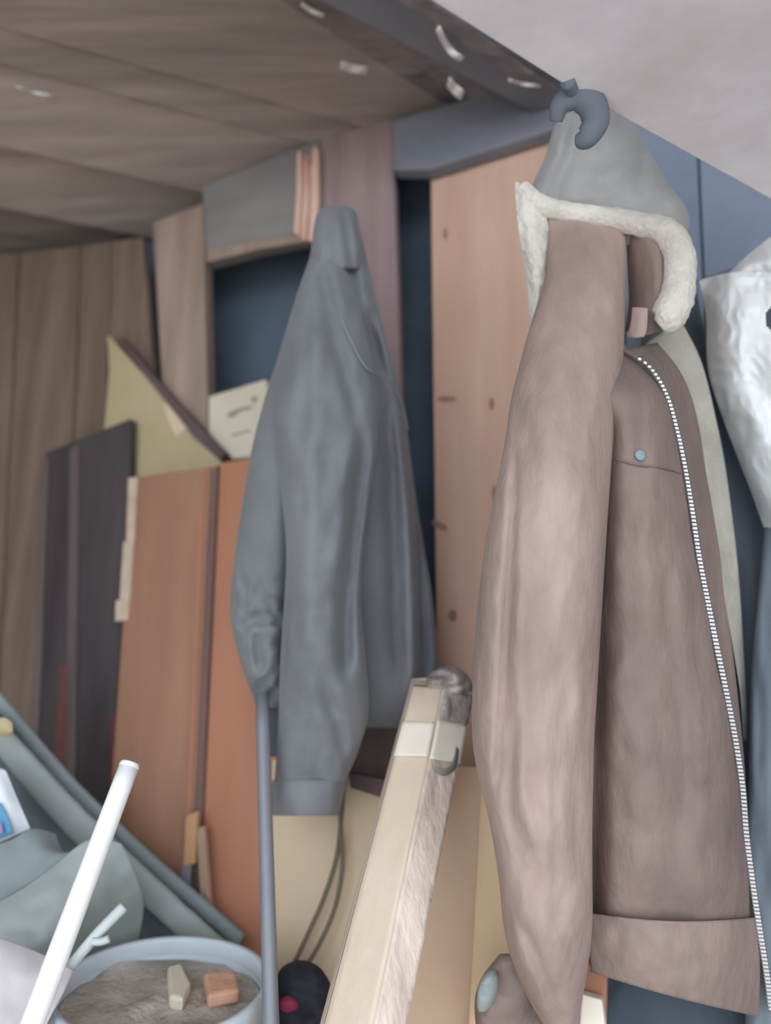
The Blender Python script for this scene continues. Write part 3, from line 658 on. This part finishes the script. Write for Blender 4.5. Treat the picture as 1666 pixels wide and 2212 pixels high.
ra = loft('film_rag', [(1440, 950, 990, .985, .01), (1455, 930, 1008, .985, .03), (1475, 920, 1020, .985, .035), (1500, 930, 1024, .985, .03)], M['foil'], None, 40, 24, [lambda x, y: 0.014*nz(x*.05, y*.06, 3)])
tag(ra, 'crumpled shiny film on top of the wrapped post', 'film')

# ------------------------------------------------------------------ bucket, bench, pole
DSC = 0.86
bc = P(352, 2128, 1.02); Rb = 232/F*1.02*DSC
ax = Vector((0.03, -0.13, 1)).normalized()
bk_ = thing('bucket', bc-ax*0.30)
base = bc-ax*0.30
lathe('wall', [(Rb*.80, 0), (Rb*.95, .27), (Rb*.95, .298), (Rb*.925, .298), (Rb*.92, .27), (Rb*.78, .01), (0.0, .01)], base, ax, M['bucket'], bk_)
lathe('rim', [(Rb*.955, .262), (Rb*.985, .262), (Rb*.99, .268), (Rb*.965, .272), (Rb*.965, .284), (Rb*1.0, .286), (Rb*1.0, .300), (Rb*.99, .304), (Rb*.93, .304), (Rb*.92, .300), (Rb*.92, .286), (Rb*.955, .262)], base, ax, M['bucket'], bk_)
a1 = ax.orthogonal().normalized(); a2 = ax.cross(a1)
V = [base+ax*.281]; FC = []
for r in range(1, 9):
    for i in range(40):
        t = 2*math.pi*i/40; p = base+(a1*math.cos(t)+a2*math.sin(t))*(Rb*.91*r/8); V.append(p+ax*(.280+0.008*nz(p.x*25, p.y*25, 2)+0.004*nz(p.x*70, p.y*70, 2)))
for i in range(40): FC.append((0, 1+i, 1+(i+1) % 40))
for r in range(7):
    for i in range(40): a_ = 1+r*40+i; b_ = 1+r*40+(i+1) % 40; FC.append((a_, b_, b_+40, a_+40))
db = build('debris', V, FC, M['rubble'], bk_, smooth=True)
tag(bk_, 'pale plastic bucket full of grey debris at lower left', 'bucket')
def on_bucket(px, py, h=.27):
    o = base+ax*h; r = ray(px, py); return CAM+r*((o-CAM).dot(ax)/r.dot(ax))
def chunk(name, px, h, mat, label, cat):
    pts = [on_bucket(x, y, h) for x, y in px]; o = prism(name, pts, -ax*0.016, mat, None, 0.004); tag(o, label, cat)
chunk('cream_scrap', [(362, 2086), (392, 2078), (412, 2120), (396, 2156), (366, 2150)], .296, M['paper'], 'cream coloured scrap lying on the debris in the bucket', 'scrap')
chunk('orange_scrap', [(440, 2100), (508, 2092), (518, 2136), (450, 2150)], .298, M['brick'], 'small orange brick fragment on the debris in the bucket', 'brick')
pole = tube('grey_pole', [P(566, 1500, 1.16), P(586, 2220, .93), drop(P(566, 1500, 1.16), P(586, 2220, .93), 0.0)], 0.0088, M['metal'], None, 16, 8, straight=True)
tag(pole, 'thin grey metal pole standing upright in front of the doors', 'pole')
zb = base.z-0.012
bn_ = thing('bench', Vector((-0.55, .95, 0)))
for i in range(3):
    y0 = .76+i*.135
    quad('board', [(-1.15, y0, zb), (-.155, y0, zb), (-.155, y0+.128, zb), (-1.15, y0+.128, zb)], (0, 0, -.025), M['bench'], bn_, 0.003)
for x in (-1.1, -.21):
    for y in (.80, 1.12):
        quad('leg', [(x-.02, y-.02, 0), (x+.02, y-.02, 0), (x+.02, y+.02, 0), (x-.02, y+.02, 0)], (0, 0, zb-.025), M['bench'], bn_, 0.003)
tag(bn_, 'low rough wooden bench under the bucket and the tarp', 'bench')

# ------------------------------------------------------------------ tarp heap, packet, rod
def rows_tarp():
    return [
     [(-70, 1440, 1.40), (20, 1545, 1.39), (110, 1650, 1.37), (200, 1752, 1.36), (300, 1848, 1.34), (400, 1936, 1.32), (520, 2040, 1.30)],
     [(-70, 1490, 1.31), (10, 1600, 1.30), (90, 1710, 1.29), (180, 1800, 1.28), (270, 1890, 1.28), (370, 1985, 1.27), (490, 2090, 1.26)],
     [(-70, 1600, 1.30), (-10, 1690, 1.30), (60, 1770, 1.29), (130, 1850, 1.28), (220, 1940, 1.27), (320, 2040, 1.26), (440, 2130, 1.25)],
     [(-70, 1880, 1.24), (-20, 1900, 1.24), (50, 1920, 1.24), (120, 1950, 1.24), (200, 2010, 1.24), (300, 2090, 1.24), (400, 2180, 1.24)],
     [(-70, 2250, 1.22), (0, 2250, 1.22), (60, 2250, 1.22), (120, 2250, 1.22), (200, 2250, 1.22), (280, 2250, 1.22), (380, 2250, 1.22)]]
tp = thing('grey_tarp', P(200, 2100, 1.15))
net('cover', rows_tarp(), M['tarp_k'], tp, 60, 70, 0.004, [wrinkle(0.012, .012, .012, 101)])
tube('rolled_edge', [P(x, y, d) for x, y, d in ((-40, 1545, 1.275), (60, 1662, 1.265), (150, 1762, 1.255), (250, 1858, 1.25), (350, 1950, 1.245), (450, 2040, 1.24), (520, 2100, 1.24))], [.018, .020, .021, .021, .020, .019, .018], M['tarp'], tp, 14, 8, 0.06, 0.45)
tube('rolled_edge', [P(x, y, d) for x, y, d in ((-40, 1470, 1.33), (60, 1590, 1.32), (150, 1696, 1.31), (250, 1794, 1.30), (350, 1886, 1.29), (450, 1972, 1.28), (520, 2034, 1.27))], [.010, .011, .012, .012, .012, .012, .012], M['tarp_d'], tp, 12, 8, 0.06, 0.6)
tag(tp, 'dark grey green tarp sloping down across the lower left', 'tarp')
fp = net('folded_sheet', [[(-60, 1975, 1.06), (40, 1925, 1.08), (110, 1875, 1.10), (190, 1815, 1.12), (262, 1822, 1.125)], [(-60, 1995, 1.045), (50, 1955, 1.06), (130, 1915, 1.08), (210, 1875, 1.11), (290, 1880, 1.14)], [(-60, 2030, 1.03), (50, 2010, 1.04), (140, 1980, 1.06), (220, 1945, 1.11), (310, 1950, 1.17)], [(-60, 2080, 1.01), (50, 2070, 1.02), (120, 2060, 1.06), (210, 2030, 1.13), (300, 2030, 1.19)], [(-60, 2160, 1.0), (40, 2150, 1.01), (110, 2140, 1.08), (190, 2110, 1.15), (280, 2100, 1.20)]], M['tarp'], None, 40, 40, 0.004, [wrinkle(0.006, .012, .012, 111)])
tag(fp, 'lighter grey green folded sheet in front of the tarp', 'sheet')
fp2 = net('teal_flap', [[(-60, 1840, 1.10), (20, 1815, 1.11), (70, 1790, 1.13), (120, 1800, 1.15)], [(-60, 1890, 1.08), (30, 1865, 1.09), (90, 1835, 1.11), (140, 1840, 1.13)], [(-60, 1975, 1.07), (40, 1930, 1.085), (120, 1880, 1.105), (180, 1830, 1.125)]], M['tarp_d'], None, 20, 20, 0.004, [wrinkle(0.005, .012, .012, 121)])
tag(fp2, 'darker teal grey flap just under the white packet', 'sheet')
lv = net('lavender_cloth', [[(-60, 2006, .95), (20, 2032, .95), (90, 2060, .955), (160, 2096, .96)], [(-60, 2080, .92), (20, 2100, .92), (80, 2120, .925), (135, 2150, .93)], [(-60, 2170, .90), (10, 2180, .90), (60, 2190, .905), (105, 2205, .91)], [(-60, 2260, .88), (0, 2260, .88), (45, 2260, .885), (85, 2260, .89)]], M['lav'], None, 24, 24, 0.006, [wrinkle(0.004, .012, .012, 131)])
tag(lv, 'pale lavender grey cloth in the bottom left corner', 'cloth')
pk = thing('printed_packet', P(20, 1820, 1.16))
net('packet', [[(-60, 1650, 1.17), (-20, 1655, 1.16), (12, 1664, 1.165)], [(-60, 1740, 1.16), (0, 1730, 1.14), (42, 1735, 1.155)], [(-60, 1840, 1.16), (10, 1815, 1.14), (66, 1790, 1.155)]], M['packet'], pk, 24, 24, 0.02)
net('print_patch', [[(-60, 1735, 1.14), (-30, 1735, 1.134), (2, 1735, 1.134)], [(-60, 1790, 1.14), (-20, 1780, 1.134), (20, 1770, 1.134)], [(-60, 1826, 1.14), (-20, 1818, 1.134), (28, 1800, 1.134)]], M['blue'], pk, 10, 10, 0.002)
net('print_patch', [[(-60, 1780, 1.13), (-30, 1778, 1.129), (4, 1778, 1.129)], [(-60, 1812, 1.13), (-30, 1808, 1.129), (8, 1800, 1.129)]], M['pink'], pk, 6, 6, 0.001)
tag(pk, 'white packet with blue and pink print at the left edge', 'packet')
rd = thing('white_rod', P(60, 2300, .80))
tube('rod', [P(279, 1655, .98), P(40, 2290, .80), drop(P(279, 1655, .98), P(40, 2290, .80), 0.005)], [.0108, .0108, .0108], M['white'], rd, 24, 10, straight=True)
tube('end_cap', [P(281.5, 1648, .982), P(278, 1657, .979)], [.0100, .0112], M['white'], rd, 24, 3, straight=True)
tag(rd, 'white plastic rod leaning up from the lower left', 'rod')
sk = thing('grey_bar', P(200, 2040, 1.0))
tube('bar', [P(150, 2090, .99), P(210, 2018, 1.01), P(268, 1958, 1.03)], .0062, M['bar'], sk, 12)
tube('tab', [P(200, 2034, 1.0), P(218, 2034, 1.0), P(236, 2028, 1.0)], .0042, M['bar'], sk, 12)
tag(sk, 'short pale grey bar with a small tab beside the white rod', 'bar')
yb = net('leaf_scrap', [[(-8, 1552, 1.22), (10, 1550, 1.22), (26, 1560, 1.22)], [(-8, 1575, 1.215), (12, 1575, 1.212), (28, 1580, 1.215)], [(-4, 1590, 1.22), (12, 1592, 1.22), (22, 1588, 1.22)]], M['ply'], None, 8, 8, 0.004)
tag(yb, 'small yellowish scrap on the tarp at the left edge', 'scrap')

DSC = 1.0
# ------------------------------------------------------------------ small things at the bottom
dk = loft('dark_bundle', [(2074, 640, 660, .97, .008), (2084, 616, 684, .965, .02), (2100, 602, 700, .96, .03), (2130, 594, 716, .955, .038), (2180, 588, 730, .95, .042), (2240, 585, 740, .945, .045)], M['black'], None, 40, 24, [wrinkle(0.012, .03, .03, 141)])
tag(dk, 'dark cloth bundle between the bucket and the wrapped post', 'cloth')
mg = loft('magenta_rag', [(2148, 622, 628, .92, .003), (2154, 611, 637, .918, .008), (2168, 604, 645, .915, .012), (2184, 608, 641, .918, .010), (2194, 620, 630, .92, .004)], M['magenta'], None, 28, 16, ex=1.0)
tag(mg, 'small magenta rag on the dark bundle', 'rag')
ob = slab('orange_offcut', [(1250, 2070), (1312, 2095), (1308, 2230), (1256, 2230)], 0.23, 0.02, M['door_b']); tag(ob, 'orange wood offcut peeking below the brown sleeve', 'wood')
cr_ = slab('cream_offcut', [(1256, 2148), (1300, 2160), (1310, 2235), (1250, 2235)], 0.25, 0.015, M['tape_w']); tag(cr_, 'cream offcut at the bottom edge beside the navy cloth', 'offcut')
gs = loft('sleeve_lining', [(2060, 1080, 1130, .83, .015), (2110, 1042, 1160, .83, .03), (2160, 1026, 1180, .83, .035), (2240, 1030, 1200, .83, .03)], M['leather_b'], bj, 36, 24, [wrinkle(0.006, .03, .02, 151)])
gt = loft('lining_edge', [(2096, 1056, 1072, .80, .006), (2112, 1042, 1078, .798, .010), (2140, 1032, 1076, .797, .012), (2170, 1030, 1064, .798, .010), (2186, 1034, 1050, .80, .005)], M['tarp'], bj, 24, 20, [wrinkle(0.004, .05, .03, 161)])
